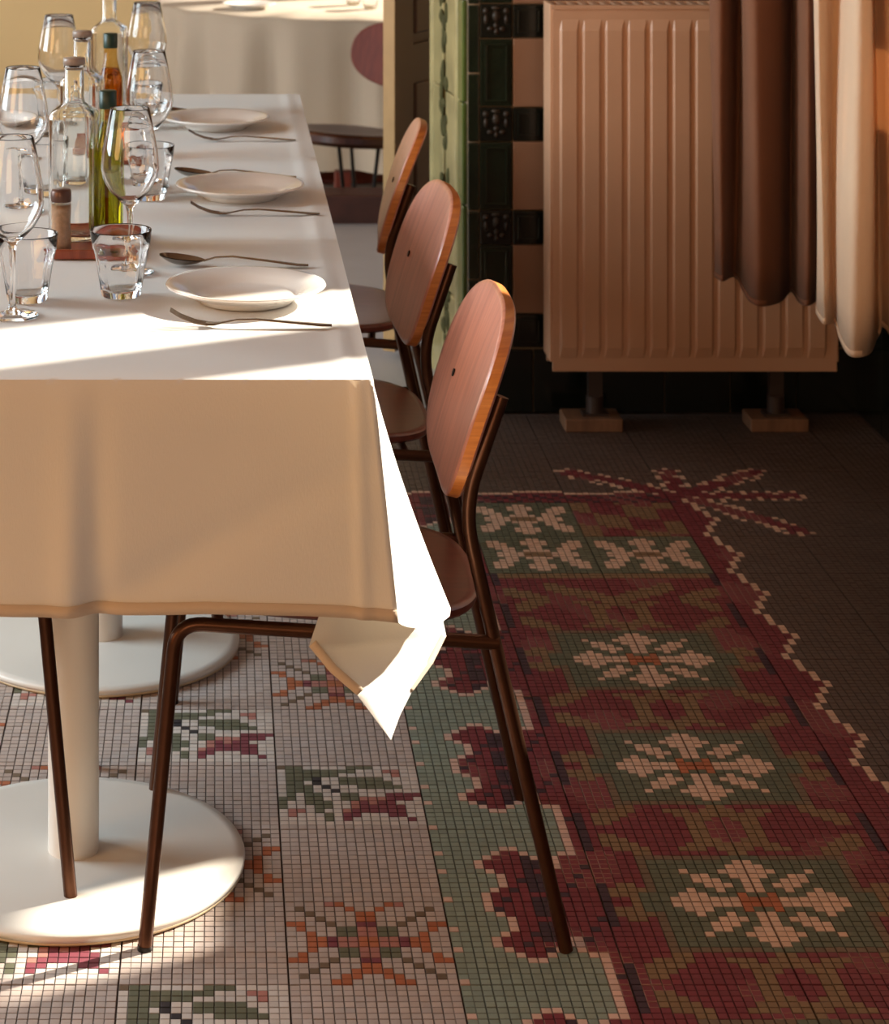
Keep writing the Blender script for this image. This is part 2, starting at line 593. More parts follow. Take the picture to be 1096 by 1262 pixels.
# the splayed side of the pillar: glazed reveal with hanging drops -----------
P0 = Vector((0.592, BY + 0.02, 0))
P1 = Vector((0.555, 5.87, 0))
rev_dir = (P1 - P0).normalized()
rev_len = (P1 - P0).length
rev_n = Vector((-rev_dir.y, rev_dir.x, 0))
if rev_n.x > 0:
    rev_n = -rev_n
rev_rot = math.atan2(rev_dir.y, rev_dir.x)
pillar = MB()
pillar.add([(P0.x, P0.y, 0), (P1.x, P1.y, 0), (1.0, P1.y, 0), (1.0, P0.y, 0), (P0.x, P0.y, CEIL), (P1.x, P1.y, CEIL), (1.0, P1.y, CEIL), (1.0, P0.y, CEIL)],
           [(0, 1, 5, 4), (1, 2, 6, 5), (2, 3, 7, 6), (3, 0, 4, 7)])
pil = struct('wall_pillar', pillar, M['grout'])


def rev_part(name, mesh, s, z, lift=0.0):
    p = P0 + rev_dir * s + rev_n * lift
    return link(name, mesh, pil, (p.x, p.y, z), (0, 0, rev_rot))


def rev_box(s0, s1, h, d):
    # local x along the reveal, +y out of it
    return MB().bevel_box(s0, s1, 0.0, d, 0, h, min(0.004, d * 0.4))


TH = PER
me_r1 = rev_box(0.002, 0.062, TH - 0.003, 0.012).mesh('reveal_tile', [M['tile_reveal_green']])
me_r2 = rev_box(0.098, 0.222, TH - 0.003, 0.010).mesh('reveal_tile', [M['tile_reveal']])
me_r3 = rev_box(0.258, 0.385, TH - 0.003, 0.010).mesh('reveal_tile', [M['tile_reveal']])
me_bead = MB().tube([(0, 0, 0), (0, 0, 1.03)], 0.014, 10).mesh('bead', [M['tile_reveal']])
me_groove = MB().box(-0.014, 0.014, 0.001, 0.004, 0, 1.03).mesh('groove', [M['ornament']])
nrev = int(CEIL / TH)
for k in range(nrev + 1):
    z = k * TH
    if z + TH > CEIL + 0.1:
        break
    for me_ in (me_r1, me_r2, me_r3):
        rev_part('reveal_tile', me_, 0, z)
for z0 in (0.0, 1.03, 2.06):
    rev_part('bead', me_bead, 0.080, z0, 0.002)
    rev_part('bead', me_bead, 0.402, z0, 0.002)
    rev_part('groove', me_groove, 0.240, z0, 0.0)
for k in range(7):
    om = MB()
    for q in range(13):
        t_ = q / 12
        wd = (1 - t_) ** 0.6 * 0.050 + 0.008
        om.ellipsoid((random.uniform(-wd, wd), 0.006, 0.07 - 0.17 * t_ + random.uniform(-0.01, 0.01)), random.uniform(0.014, 0.034), random.uniform(0.003, 0.006), random.uniform(0.012, 0.030), 0, 7, 5)
    zo = 1.5 - (133 + 275) * 5.6 / F_PX + (k - 3) * 0.243
    rev_part('relief_drop', om.mesh('relief_drop', [M['ornament']]), 0.232 + random.uniform(-0.012, 0.012), zo, 0.004)

# brown panelled door standing open behind the pillar ------------------------
ang = math.radians(60)
d_origin = Vector((0.430, 5.97, 0))
door = link('door_1', None, None, d_origin, (0, 0, ang))
door['kind'] = 'structure'
DT = 0.032
dm = MB()
dm.box(0.0, 0.11, -DT, 0, 0.02, 2.1).box(0.69, 0.80, -DT, 0, 0.02, 2.1)
for (z0, z1) in ((0.02, 0.20), (0.72, 0.80), (1.02, 1.12), (2.0, 2.1)):
    dm.box(0.11, 0.69, -DT, 0, z0, z1)
dm.build('door_frame', M['door'], door)
MB().box(-0.004, 0.0, -DT, 0, 0.02, 2.1).build('door_edge', M['door_edge'], door)
for (z0, z1) in ((0.20, 0.72), (0.80, 1.02), (1.12, 2.0)):
    pm = MB()
    pm.box(0.11, 0.69, -DT + 0.010, -0.010, z0, z1)
    pm.bevel_box(0.135, 0.665, -DT + 0.003, -0.003, z0 + 0.025, z1 - 0.025, 0.006)
    pm.build('door_panel', M['door'], door)

# wooden step at the drop to the next room -----------------------------------
st = MB()
st.bevel_box(-2.2, 3.2, 7.76, 7.92, -0.25, 0.095, 0.006)
tag(st.build('step_beam', M['dark_wood']), 'dark brown wooden beam across the floor before the next room', 'beam')

# ------------------------------------------------------------------ mosaic floor
T = 0.212 / 16
X0, Y0 = 0.301, 3.508
C = {k: tuple(lin(c) for c in v) for k, v in {
    '.': (188, 173, 165), 'w': (206, 195, 186), 'p': (214, 180, 164), 'g': (138, 150, 136), 'd': (98, 104, 86), 'b': (122, 52, 62), 'n': (64, 46, 58),
    'o': (176, 104, 72), 'k': (174, 118, 108), 'm': (124, 64, 74), 'l': (106, 107, 88), 'x': (52, 50, 54), 't': (96, 82, 75), 'u': (134, 108, 80), 'y': (116, 98, 80), 'W': (216, 182, 158)}.items()}

FLOWER = [
    "....kO....Ok....", ".y....o..o....y.", "..y....oo....y..", "...y...oo...y...", "oo..y..mm..y..oo", ".o...llkkll...o.", "..o..llkkll..o..", "..oomkkookkmoo..",
    "..oomkkookkmoo..", "..o..llkkll..o..", ".o...llkkll...o.", "oo..y..mm..y..oo", "...y...oo...y...", "..y...oooo...y..", ".y...oo..oo...y.", "....oo....oo....",
]
LEAF = [
    "yllwwwwwlllwwwww", "wllllllllwwwkkww", "wllllllwwwwwwkww", "wlllxwwlllllwwww", "wllwxwwllllllwww", "wlllwxwwwlllllww", "wlllwwxwwwwwwwww", "wlwllwwllwwwmmmm",
    "llwllwwllkkkmmmw", "lwwlllwwkmkmmwww", "lwwwllwwkmmmmmww", "wkkwlwwkmmmmmmww", "wkwwwlwmmwwwmmww", "wwwwwlwmwwwwwwmw", "wwwwwwwwwwwwwwww", "................",
]
QUARTER = {0: {0: 'o', 1: 'o', 2: 'W', 3: 'W', 4: 'W', 5: 'W', 6: 'W', 7: 'W', 8: 'W'}, 1: {1: 'o', 2: 'd', 5: 'W', 6: 'W', 7: 'W'}, 2: {0: 'W', 6: 'W', 2: 'd', 3: 'W'},
           3: {0: 'W', 2: 'W', 3: 'W', 4: 'W'}, 4: {0: 'W', 3: 'W', 4: 'W', 5: 'W'}, 5: {0: 'W', 1: 'W', 4: 'W', 5: 'W'}, 6: {0: 'W', 1: 'W', 2: 'W', 6: 'W'}, 7: {0: 'W', 1: 'W'}, 8: {0: 'W'}}
DENSE = ["uuWWWWdd", "WWdWWddd", "WddWWWdd", "WdddWWWd", "WWddWWWd", "WWdddWWd", "Wddddddd", "dddddddd"]
BROWN_ROWS = {0: (12,), 1: (12, 13, 14), 2: (11, 12, 13, 14), 3: (12, 13), 10: (0, 9, 10), 11: (0, 1, 3, 4, 5, 9, 10, 11, 12), 12: (0, 1, 2, 3, 4, 10, 11, 12, 13), 13: (1, 2, 3, 11, 12, 13), 14: (2, 3, 12, 13), 15: (2, 3)}
BROWN = {(a_, c_) for c_, v_ in BROWN_ROWS.items() for a_ in v_}
ARMS = [((50, 99), (34, 111)), ((50, 99), (64, 111)), ((50, 99), (67, 99)), ((52, 97), (64, 82)), ((50, 99), (50, 111))]


def border_col(j):
    p = j % 16
    return 53 if p in (7, 8) else 52 if p in (5, 6, 9, 10, 11) else 50 if p in (0, 1) else 51


LOBE = {0: 5, 1: 5, 2: 6, 3: 7, 4: 7, 5: 7, 6: 6, 7: 5, 8: 5, 9: 6, 10: 7}


def is_burg(i, j):
    """burgundy ground of the runner, palmettes included"""
    if j >= 100:
        return False
    if i >= 49:
        return i < border_col(j)
    if i >= 16:
        return True
    d = (j + 16) % 32 - 16
    kk = int(abs(d + 0.5))
    if kk <= 10 and i >= 0:
        lo = LOBE[kk]
        hi = 99 if kk <= 6 else {7: 10, 8: 10, 9: 9, 10: 8}[kk]
        if lo <= i <= hi:
            return True
        if i >= 13 and kk <= 9:
            return True
    return i >= 15


def arm(i, j):
    best = 9
    for (a, b) in ARMS:
        ax, ay, bx, by = a[0], a[1], b[0], b[1]
        L2 = (bx - ax) ** 2 + (by - ay) ** 2
        t = max(0, min(1, ((i - ax) * (bx - ax) + (j - ay) * (by - ay)) / L2))
        dd = math.hypot(i - ax - t * (bx - ax), j - ay - t * (by - ay))
        best = min(best, dd)
    return best


def cell(i, j):
    if i < 0:
        if j >= 100:
            return 't'
        col = i // 16 + 1
        r = j // 16 + 3
        idx = (r + col) % 4
        li, lj = i % 16, 15 - j % 16
        if idx == 0:
            return FLOWER[lj][li].lower()
        if idx == 2:
            return LEAF[lj][li]
        return '.'
    if 30 <= i <= 70 and j >= 78:
        a = arm(i, j)
        if (i >= 50 or j >= 99) and a < 1.5:
            return 'W' if (i + j) % 5 == 0 and a > 0.8 else 'b'
        if (i >= 50 or j >= 100) and a < 2.5:
            return 'W' if (i * 2 + j) % 4 < 2 else 't'
    if j >= 100:
        if i <= 47 and j == 100 + (1 if (i // 8) % 2 else 0):
            return 'W'
        if i <= 47 and j == 100:
            return 'b'
        return 't'
    if i >= 49:
        w = border_col(j)
        return 'W' if i == w else ('b' if i < w else 't')
    if i < 16:
        if is_burg(i, j):
            return 'n' if (i in (9, 10) and j % 5 < 4) or (i * 7 + j * 13) % 11 == 0 else 'b'
        if is_burg(i + 1, j) or (i > 0 and is_burg(i - 1, j)) or is_burg(i, j + 1) or is_burg(i, j - 1):
            return 'p'
        if i == 0 and j % 16 in (10, 6, 0):
            return 'p'
        return 'g'
    # the runner itself
    a = i - 32 if i >= 32 else 31 - i
    if j >= 96:
        return 'n' if (i + j) % 3 == 0 else 'b'
    if a == 16:
        return 'b'
    if a == 15 and j < 64:
        return 'n' if (j + 5) % 16 < 9 else 'b'
    if j >= 64:
        if i >= 48:
            return 'n'
        dense = not (j >= 80 and i >= 32)
        if dense:
            ti, tj = i % 16, j % 16
            qa = ti - 8 if ti >= 8 else 7 - ti
            qb = tj - 8 if tj >= 8 else 7 - tj
            return DENSE[qb][qa]
        return 'u' if (i // 5 + (j + i // 3) // 6) % 2 else 'b'
    jj = (j + 16) % 32 - 16
    cy = jj if jj >= 0 else -1 - jj
    if j >= 53:
        return 'u' if abs(((j - 53) * 1.6) - (a % 9)) < 3.0 or j > 61 else 'b'
    q = QUARTER.get(cy, {}).get(a)
    if q:
        return q
    if (cy <= 8 and a <= 9) or (cy == 9 and a <= 1) or (cy <= 1 and a in (10, 11)):
        return 'd'
    if (cy == 9 and a <= 10) or (a == 10 and cy <= 9):
        return 'y'
    if (a, cy) in BROWN:
        return 'u'
    return 'b'


mosaic, nt, p = new_mat('mosaic ceramic')
at = nt.nodes.new('ShaderNodeVertexColor')
at.layer_name = 'Col'
nt.links.new(at.outputs[0], p.inputs['Base Color'])
p.inputs['Roughness'].default_value = 0.42
p.inputs['Specular IOR Level'].default_value = 0.4
tn = nt.nodes.new('ShaderNodeTexNoise')
tn.inputs['Scale'].default_value = 9
tcn = nt.nodes.new('ShaderNodeTexCoord')
nt.links.new(tcn.outputs['Object'], tn.inputs['Vector'])
mr = nt.nodes.new('ShaderNodeMapRange')
mr.inputs[3].default_value = 0.32
mr.inputs[4].default_value = 0.6
nt.links.new(tn.outputs[0], mr.inputs[0])
nt.links.new(mr.outputs[0], p.inputs['Roughness'])


def cell_color(i, j):
    ch = cell(i, j)
    c = C[ch]
    s = 1 + random.uniform(-0.10, 0.10)
    h = random.uniform(-0.03, 0.03)
    top = (c[0] * (s + h), c[1] * s, c[2] * (s - h), 1)
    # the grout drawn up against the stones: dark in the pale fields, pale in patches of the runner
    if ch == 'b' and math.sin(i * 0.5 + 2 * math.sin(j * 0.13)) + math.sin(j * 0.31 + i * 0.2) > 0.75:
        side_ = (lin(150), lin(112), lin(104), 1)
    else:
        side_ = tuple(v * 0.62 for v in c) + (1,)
    return top, side_


def color_mesh(me, cols, per):
    ca = me.color_attributes.new('Col', 'FLOAT_COLOR', 'CORNER')
    buf = []
    for (c, sd_) in cols:
        buf += list(c) * 4 + list(sd_) * (per - 4)
    ca.data.foreach_set('color', buf)


GP = 0.0009
CH = 0.0007


def tess_verts(cx, cy, zt):
    a = T / 2 - GP / 2
    b = a - CH
    return [(cx - a, cy - a, -0.004), (cx + a, cy - a, -0.004), (cx + a, cy + a, -0.004), (cx - a, cy + a, -0.004),
            (cx - a, cy - a, zt - CH * 0.6), (cx + a, cy - a, zt - CH * 0.6), (cx + a, cy + a, zt - CH * 0.6), (cx - a, cy + a, zt - CH * 0.6),
            (cx - b, cy - b, zt), (cx + b, cy - b, zt), (cx + b, cy + b, zt), (cx - b, cy + b, zt)]


TESS_F = [(8, 9, 10, 11)]
for q in range(4):
    TESS_F.append((q + 4, (q + 1) % 4 + 4, (q + 1) % 4 + 8, q + 8))
for q in range(2):      # the two sides turned to the room's front and left, the others stay hidden in the joint
    pass
for q in range(4):
    TESS_F.append((q, (q + 1) % 4, (q + 1) % 4 + 4, q + 4))
NCORN = 4 * len(TESS_F)
n_single = 0
for tc_ in range(-5, 6):
    for tr in range(-5, 10):
        xa, ya = X0 + tc_ * 0.212, Y0 + tr * 0.212
        if xa > RX or ya > BY:
            continue
        mb = MB()
        cols = []
        single = []
        for li in range(16):
            for lj in range(16):
                i, j = tc_ * 16 + li, tr * 16 + lj
                cx, cy = (li + 0.5) * T, (lj + 0.5) * T
                if xa + cx + T / 2 > RX or ya + cy + T / 2 > BY:
                    continue
                # leave the tile seams a little wider, as laid
                ox = (0.0006 if li == 0 else -0.0006 if li == 15 else 0)
                oy = (0.0006 if lj == 0 else -0.0006 if lj == 15 else 0)
                zt = random.uniform(-0.0003, 0.0003)
                wx, wy = xa + cx, ya + cy
                px = 268 + F_PX * wx / wy
                py = -275 + F_PX * CAM_H / wy
                v = tess_verts(cx + ox, cy + oy, zt)
                col = cell_color(i, j)
                if n_single < 300 and 1234 < py < 1265 and 0 < px < 1096:
                    single.append((v, col))
                    n_single += 1
                    continue
                mb.add(v, TESS_F)
                cols.append(col)
        if not cols and not single:
            continue
        me = mb.mesh('floor_tile', [mosaic])
        color_mesh(me, cols, NCORN)
        tile = link('floor_tile', me, floor, (xa, ya, 0))
        for (v, col) in single:
            m2 = MB().add(v, TESS_F).mesh('mosaic_stone', [mosaic])
            color_mesh(m2, [col], NCORN)
            link('mosaic_stone', m2, tile)

# ------------------------------------------------------------------ radiator
RXA, RXB, RY = 0.765, 1.412, 5.27
RZ0, RZ1 = 0.145, 0.977
rad = thing('radiator', 'tall cream panel radiator with vertical flutes standing before the tiled wall', 'radiator', ((RXA + RXB) / 2, 5.33, 0))
ox, oy = (RXA + RXB) / 2, 5.33
prof = []
hw = (RXB - RXA) / 2
nfl = 12
step = (2 * hw - 0.03) / nfl
x = -hw + 0.015
prof.append((-hw, 0.0))
for k in range(nfl):
    prof += [(x, 0.0), (x + step * 0.10, -0.005), (x + step * 0.74, -0.005), (x + step * 0.86, 0.0)]
    x += step
prof.append((hw, 0.0))
pm = MB()
rows = []
for (z, sc_) in ((RZ0, 0), (RZ0 + 0.030, 0), (RZ0 + 0.055, 1), (RZ1 - 0.055, 1), (RZ1 - 0.030, 0), (RZ1, 0)):
    rows.append([(px_, RY - oy + py_ * sc_, z) for (px_, py_) in prof])
pm.grid(rows, 0, False)
pm.box(-hw, hw, RY - oy + 0.002, RY - oy + 0.012, RZ0, RZ1)
pm.build('front_panel', M['radiator'], rad)
MB().box(-hw, hw, 0.035, 0.047, RZ0, RZ1).build('rear_panel', M['radiator'], rad)
for sx in (-1, 1):
    MB().bevel_box(sx * hw - 0.006, sx * hw + 0.006, RY - oy + 0.006, 0.050, RZ0 + 0.02, RZ1 + 0.004, 0.002).build('side_cover', M['radiator'], rad)
tg = MB()
for k in range(24):
    xx = -hw + 0.02 + k * (2 * hw - 0.04) / 24
    tg.box(xx, xx + 0.012, RY - oy + 0.01, 0.04, RZ1 - 0.004, RZ1 + 0.002)
tg.box(-hw, hw, RY - oy - 0.003, RY - oy + 0.008, RZ1 - 0.006, RZ1 + 0.003).box(-hw, hw, 0.038, 0.047, RZ1 - 0.01, RZ1 + 0.003)
tg.build('top_grille', M['radiator'], rad)
for xc in (0.870, 1.287):
    b = MB()
    b.box(xc - ox - 0.016, xc - ox + 0.016, -0.012, 0.012, 0.030, RZ0 + 0.10)
    b.tube([(xc - ox, 0, 0.03), (xc - ox, 0, 0.075)], 0.02, 14)
    b.box(xc - ox - 0.03, xc - ox + 0.03, -0.02, 0.02, 0.030, 0.037)
    b.build('foot_bracket', M['bracket'], rad)
for xc, lab in ((0.862, 'pale wooden block under the radiator foot nearest the green pillar'), (1.287, 'pale wooden block under the radiator foot below the brown curtain')):
    o = MB().bevel_box(-0.066, 0.066, -0.047, 0.047, 0, 0.030, 0.003).build('foot_block', M['block'], None, (xc, 5.335, 0.0005))
    tag(o, lab, 'block', 'blocks under the radiator feet')


# ------------------------------------------------------------------ curtains
def curtain(name, path, z0f, z1, mat_, label, amp=0.0, group=None):
    """path: list of (x, y) the cloth follows; z0f(t) hem height"""
    # resample
    pts = [Vector((p[0], p[1], 0)) for p in path]
    dense = []
    n = len(pts)
    for k in range(n - 1):
        p0 = pts[max(k - 1, 0)]
        p1, p2 = pts[k], pts[k + 1]
        p3 = pts[min(k + 2, n - 1)]
        for q in range(10):
            t = q / 10
            dense.append(0.5 * ((2 * p1) + (-p0 + p2) * t + (2 * p0 - 5 * p1 + 4 * p2 - p3) * t * t + (-p0 + 3 * p1 - 3 * p2 + p3) * t ** 3))
    dense.append(pts[-1])
    c = sum(dense, Vector()) / len(dense)
    mb = MB()
    rows = []
    nz = 26
    for a in range(nz + 1):
        row = []
        for k, p_ in enumerate(dense):
            t = k / (len(dense) - 1)
            zb = z0f(t)
            v = a / nz
            z = zb + (z1 - zb) * v
            w = 1 - 0.35 * v
            wob = 0.006 * math.sin(7 * t * PI + 5 * v) + 0.004 * math.sin(17 * t + 9 * v)
            mid = c + (p_ - c) * 1.0
            row.append((mid.x - c.x + wob * w, mid.y - c.y + wob * 0.7 * w, z))
        rows.append(row)
    mb.grid(rows)
    o = thing(name, label, 'curtain', (c.x, c.y, 0), 0, group)
    f = mb.build('cloth_panel', mat_, o)
    so = f.modifiers.new('thick', 'SOLIDIFY')
    so.thickness = 0.0016
    so.offset = 0
    hm = MB()
    hr = [[Vector(p_) + Vector((-0.0016, -0.0012, 0)) for p_ in rows[0]], [Vector(p_) + Vector((-0.0016, -0.0012, 0.012)) for p_ in rows[0]]]
    hm.grid(hr)
    h = hm.build('hem', mat_, o)
    so = h.modifiers.new('thick', 'SOLIDIFY')
    so.thickness = 0.0012
    so.offset = 0
    return o


def XW(px, Y):
    return (px - 268) * Y / F_PX, Y


bp = [XW(884, 5.14), XW(877, 5.06), XW(893, 5.00), XW(908, 5.06), XW(914, 4.99), XW(935, 4.93), XW(962, 4.97), XW(974, 5.05), XW(986, 4.93), XW(997, 4.86), XW(1010, 4.92), XW(1024, 4.85)]
curtain('brown_curtain', bp, lambda t: 0.400 - 0.020 * (1 if t > 0.33 else 0) * min(1, (t - 0.33) * 14) + 0.01 * math.sin(9 * t), 2.62, M['curtain_brown'],
        'brown linen curtain hanging in folds in front of the fluted radiator')
cp = [XW(1007, 4.66), XW(1003, 4.60), XW(1012, 4.52), XW(1030, 4.55), XW(1040, 4.50), XW(1052, 4.41), XW(1070, 4.42), XW(1079, 4.50), XW(1094, 4.47), XW(1108, 4.38), XW(1122, 4.42), XW(1140, 4.30),
      XW(1150, 4.22), XW(1168, 4.24), XW(1180, 4.12), XW(1196, 4.10), XW(1215, 3.98), XW(1245, 3.93), XW(1262, 3.86)]


def cream_hem(t):
    lo = 0.425
    if 0.20 < t < 0.41:
        return lo - 0.03 * math.sin((t - 0.20) / 0.21 * PI) ** 0.5
    return lo + 0.006 * math.sin(20 * t)


curtain('cream_curtain', cp, cream_hem, 2.62, M['curtain_cream'], 'pale cream curtain with a drooping hem beside the brown curtain')
rod = MB()
rod.tube([(1.13, 5.25, 2.64), (1.30, 4.4, 2.64), (1.40, 3.7, 2.64)], 0.012, 10)
tag(rod.build('curtain_rod', M['black_metal']), 'dark metal rod that carries the brown and cream curtains', 'curtain rod')

# ------------------------------------------------------------------ tables
TZ = 0.778
TX = -0.199


def pedestal_table(y, label):
    t = thing('pedestal_table', label, 'table', (TX, y, 0), 0, 'pedestal tables under the long tablecloth')
    b = MB()
    b.lathe([(0, 0.006), (0.205, 0.006), (0.2365, 0.006), (0.2375, 0.012), (0.2355, 0.0155), (0.22, 0.0165), (0.05, 0.018), (0.0, 0.018)], 96)
    b.build('base_plate', M['white_metal'], t, weld=True)
    MB().lathe([(0.2, 0.0005), (0.232, 0.0005), (0.2365, 0.003), (0.2365, 0.0065), (0.2, 0.0065)], 96).build('base_rim', M['edge_metal'], t)
    MB().tube([(0, 0, 0.0165), (0, 0, 0.72)], 0.0352, 40).build('column', M['white_metal'], t)
    MB().bevel_box(-0.20, 0.20, -0.025, 0.025, 0.715, 0.74, 0.003).build('top_bracket', M['white_metal'], t)
    MB().bevel_box(-0.375, 0.375, -0.39, 0.39, 0.74, 0.768, 0.004).build('tabletop', M['dark_wood'], t)
    return t


pedestal_table(3.197, 'white pedestal table at the front, round base partly in sunlight')
pedestal_table(3.997, 'white pedestal table second from the front, round base in bluish shade')
pedestal_table(4.797, 'white pedestal table at the far end of the row, under the cloth')

# ------------------------------------------------------------------ tablecloth
XL, XR = TX - 0.386, 0.187
YN, YF = 2.770, 5.262
cl = MB()
R = 0.012


def crease(x, y):
    z = 0.0
    k_ = max(0.0, min(1.0, (x + 0.07) / 0.06))
    for yc in (3.59, 3.86, 4.37):
        z += 0.0032 * math.exp(-((y - yc) / 0.011) ** 2) * k_
    z += 0.0026 * math.exp(-((x - 0.158) / 0.010) ** 2)
    z += 0.0010 * math.sin(5.3 * x + 2.1 * y) * math.sin(3.7 * y)
    return z


def lerp(a, b, t):
    return a + (b - a) * t


xs = [XL + (XR - XL) * k / 90 for k in range(91)]
ys = [YN + (YF - YN) * k / 260 for k in range(261)]
cl.grid([[(x, y, TZ + (crease(x, y) if (0 < a < 260 and 0 < b < 90) else 0)) for b, x in enumerate(xs)] for a, y in enumerate(ys)])

# front drape: u across, v down
HZ = 0.502


def front_pt(u, v):
    x_top = lerp(XL, XR, u)
    x_bot = lerp(XL - 0.02, 0.216, u)
    x = lerp(x_top, x_bot, v)
    bul = 0.012 * (1 - (1 - min(1, v * 6)) ** 2)
    y = YN - bul
    # a long soft pleat left of the column, a crease line near the corner
    px_ = (x - (-0.175)) / 0.022
    y -= 0.010 * math.exp(-px_ * px_) * v ** 0.7
    px_ = (x - (-0.145)) / 0.018
    y += 0.008 * math.exp(-px_ * px_) * v ** 0.7
    px_ = (x - (0.168 + 0.006 * v)) / 0.006
    y -= 0.004 * math.exp(-px_ * px_)
    y += 0.005 * math.sin(9 * x + 1.2) * v + 0.004 * math.sin(23 * x + 4 * v) * v * 0.6
    d = (x - 0.09) + 0.5 * (v - 0.5)
    y += 0.006 * math.exp(-(d / 0.05) ** 2) * v
    z_top = TZ
    z_bot = HZ + 0.003 * math.sin(12 * x) - 0.012 * max(0, u - 0.72) / 0.28
    return (x, y, lerp(z_top, z_bot, v))


NU, NV = 110, 40
front = [[front_pt(u / NU, v / NV) for u in range(NU + 1)] for v in range(NV + 1)]
cl.grid(front, flip=True)


# right drape, flared out towards the seats near the corner
def side_pt(s, v):
    """s: distance along Y from the near corner; v down"""
    y = YN + s
    fl = 0.020 + 0.074 * math.exp(-((s - 0.11) / 0.085) ** 2) + 0.022 * math.exp(-((s - 0.62) / 0.2) ** 2) + 0.012 * math.sin(s * 9) * math.exp(-s * 0.4)
    n0 = Vector(front_pt(1.0, v))
    xx = XR + fl * v ** 1.15 + 0.004 * math.sin(s * 31 + 3 * v) * v
    zb = HZ - 0.014 - 0.030 * math.exp(-((s - 0.09) / 0.10) ** 2)
    z = lerp(TZ, zb, v)
    k = min(1, s / 0.05)
    k = k * k * (3 - 2 * k)
    return (lerp(n0.x, xx, k), lerp(n0.y, y, k) if s < 0.05 else y, lerp(n0.z, z, k))


ss = [0, 0.006, 0.012, 0.02, 0.03, 0.04, 0.05, 0.065, 0.08, 0.1, 0.12, 0.14, 0.16, 0.18, 0.2, 0.22, 0.25, 0.28, 0.32, 0.36, 0.4] + [0.4 + 0.04 * k for k in range(1, 53)]
ss = [s for s in ss if s < YF - YN] + [YF - YN]
side = [[side_pt(s, v / NV) for s in ss] for v in range(NV + 1)]
cl.grid(side, flip=True)
# far and left drapes
cl.grid([[(lerp(XL, XR, u / 20), YF + 0.01 * (v > 0), lerp(TZ, HZ, v / 8)) for u in range(21)] for v in range(9)])
cl.grid([[(XL - 0.02 * (v / 8) ** 0.5 * (1 if 0 < s < 60 else 1), lerp(YN, YF, s / 60), lerp(TZ, HZ, v / 8)) for s in range(61)] for v in range(9)])
cloth = cl.build('tablecloth', M['cloth'], weld=True)
tag(cloth, 'long white tablecloth spread over the laid row of tables, its corner hanging down', 'tablecloth')


# the corner of the cloth, tucked behind the front drape and hanging in a point
def at(px, py, Y):
    return Vector(((px - 268) * Y / F_PX, Y, CAM_H - (py + 275) * Y / F_PX))


A_ = at(398, 744, 2.800)
A2 = at(381, 796, 2.796)
B2 = at(440, 856, 2.785)
AP = at(482, 912, 2.775)
B1 = at(508, 852, 2.835)
CR = at(550, 783, 2.915)
CT = at(541, 735, 2.94)
left_edge = [A_, lerp(A_, A2, 0.5), A2, lerp(A2, B2, 0.5) + Vector((-0.003, 0, -0.002)), B2, lerp(B2, AP, 0.5), AP]
right_edge = [CT, lerp(CT, CR, 0.5), CR, lerp(CR, B1, 0.5) + Vector((0.004, 0, 0.0)), B1, lerp(B1, AP, 0.5) + Vector((-0.002, 0, 0)), AP]


def poly(pts, t):
    n = len(pts) - 1
    k = min(int(t * n), n - 1)
    return lerp(pts[k], pts[k + 1], t * n - k)


fl = MB()
rows = []
for a in range(37):
    t = a / 36
    L, Rr = poly(left_edge, t), poly(right_edge, t)
    row = []
    for b in range(21):
        s = b / 20
        q = lerp(L, Rr, s)
        q = q + Vector((0, -0.012 * math.sin(PI * s) * (1 - t) - 0.006 * math.sin(3 * PI * s) * (1 - t), 0))
        row.append(q)
    rows.append(row)
fl.grid(rows, flip=True)
flap = fl.build('corner_flap', M['cloth'], cloth)


def hem_strip(edge, inward, name, ext=0.011):
    mb = MB()
    r0, r1 = [], []
    for k in range(25):
        q = poly(edge, k / 24)
        r0.append(q + Vector((0, -0.0022, 0)))
        r1.append(q + Vector((inward[0] * ext, -0.0022, inward[1] * ext)))
    mb.grid([r0, r1])
    o = mb.build(name, M['hem'], cloth)
    so = o.modifiers.new('thick', 'SOLIDIFY')
    so.thickness = 0.0012
    so.offset = 0
    return o


hem_strip([A2, lerp(A2, B2, 0.5) + Vector((-0.003, 0, -0.002)), B2], (0.75, 0.66), 'hem')
hem_strip([CR, lerp(CR, B1, 0.5) + Vector((0.004, 0, 0.0)), B1], (-0.8, 0.6), 'hem')
hf = MB()
r0 = [Vector(p_) + Vector((0, -0.0015, -0.0005)) for p_ in front[-1]]
r1 = [Vector(p_) + Vector((0, -0.0015, 0)) for p_ in front[-3]]
hf.grid([r0, r1])
o = hf.build('hem', M['hem'], cloth)
so = o.modifiers.new('thick', 'SOLIDIFY')
so.thickness = 0.0014
so.offset = 0

# ------------------------------------------------------------------ chairs


def slab(outline, top, thick, rnd=0.004, edge_mi=1):
    """outline(t)->(u, w); top(u, w)->Vector surface point and normal; rounded rim"""
    N = 64
    mb = MB()

    def pt(t, rho, off):
        u, w = outline(t)
        p_, n_ = top(u * rho, w * rho)
        return p_ - n_ * off

    rows = []
    for rho in (0.001, 0.25, 0.5, 0.7, 0.85, 0.94, 0.985):
        rows.append([pt(k / N, rho, 0) for k in range(N)])
    e0 = [pt(k / N, 1.0, rnd) for k in range(N)]
    e1 = [pt(k / N, 1.0, thick - rnd) for k in range(N)]
    mb.grid(rows + [e0], 0, True, True)
    mb.grid([e0, lerp_row(e0, e1, 0.5), e1], edge_mi, True, True)
    back = [e1]
    for rho in (0.985, 0.85, 0.5, 0.001):
        back.append([pt(k / N, rho, thick) for k in range(N)])
    mb.grid(back, 0, True, True)
    return mb


def lerp_row(a, b, t):
    return [x_ * (1 - t) + y_ * t for x_, y_ in zip(a, b)]


def sgnpow(v, e):
    return math.copysign(abs(v) ** e, v)


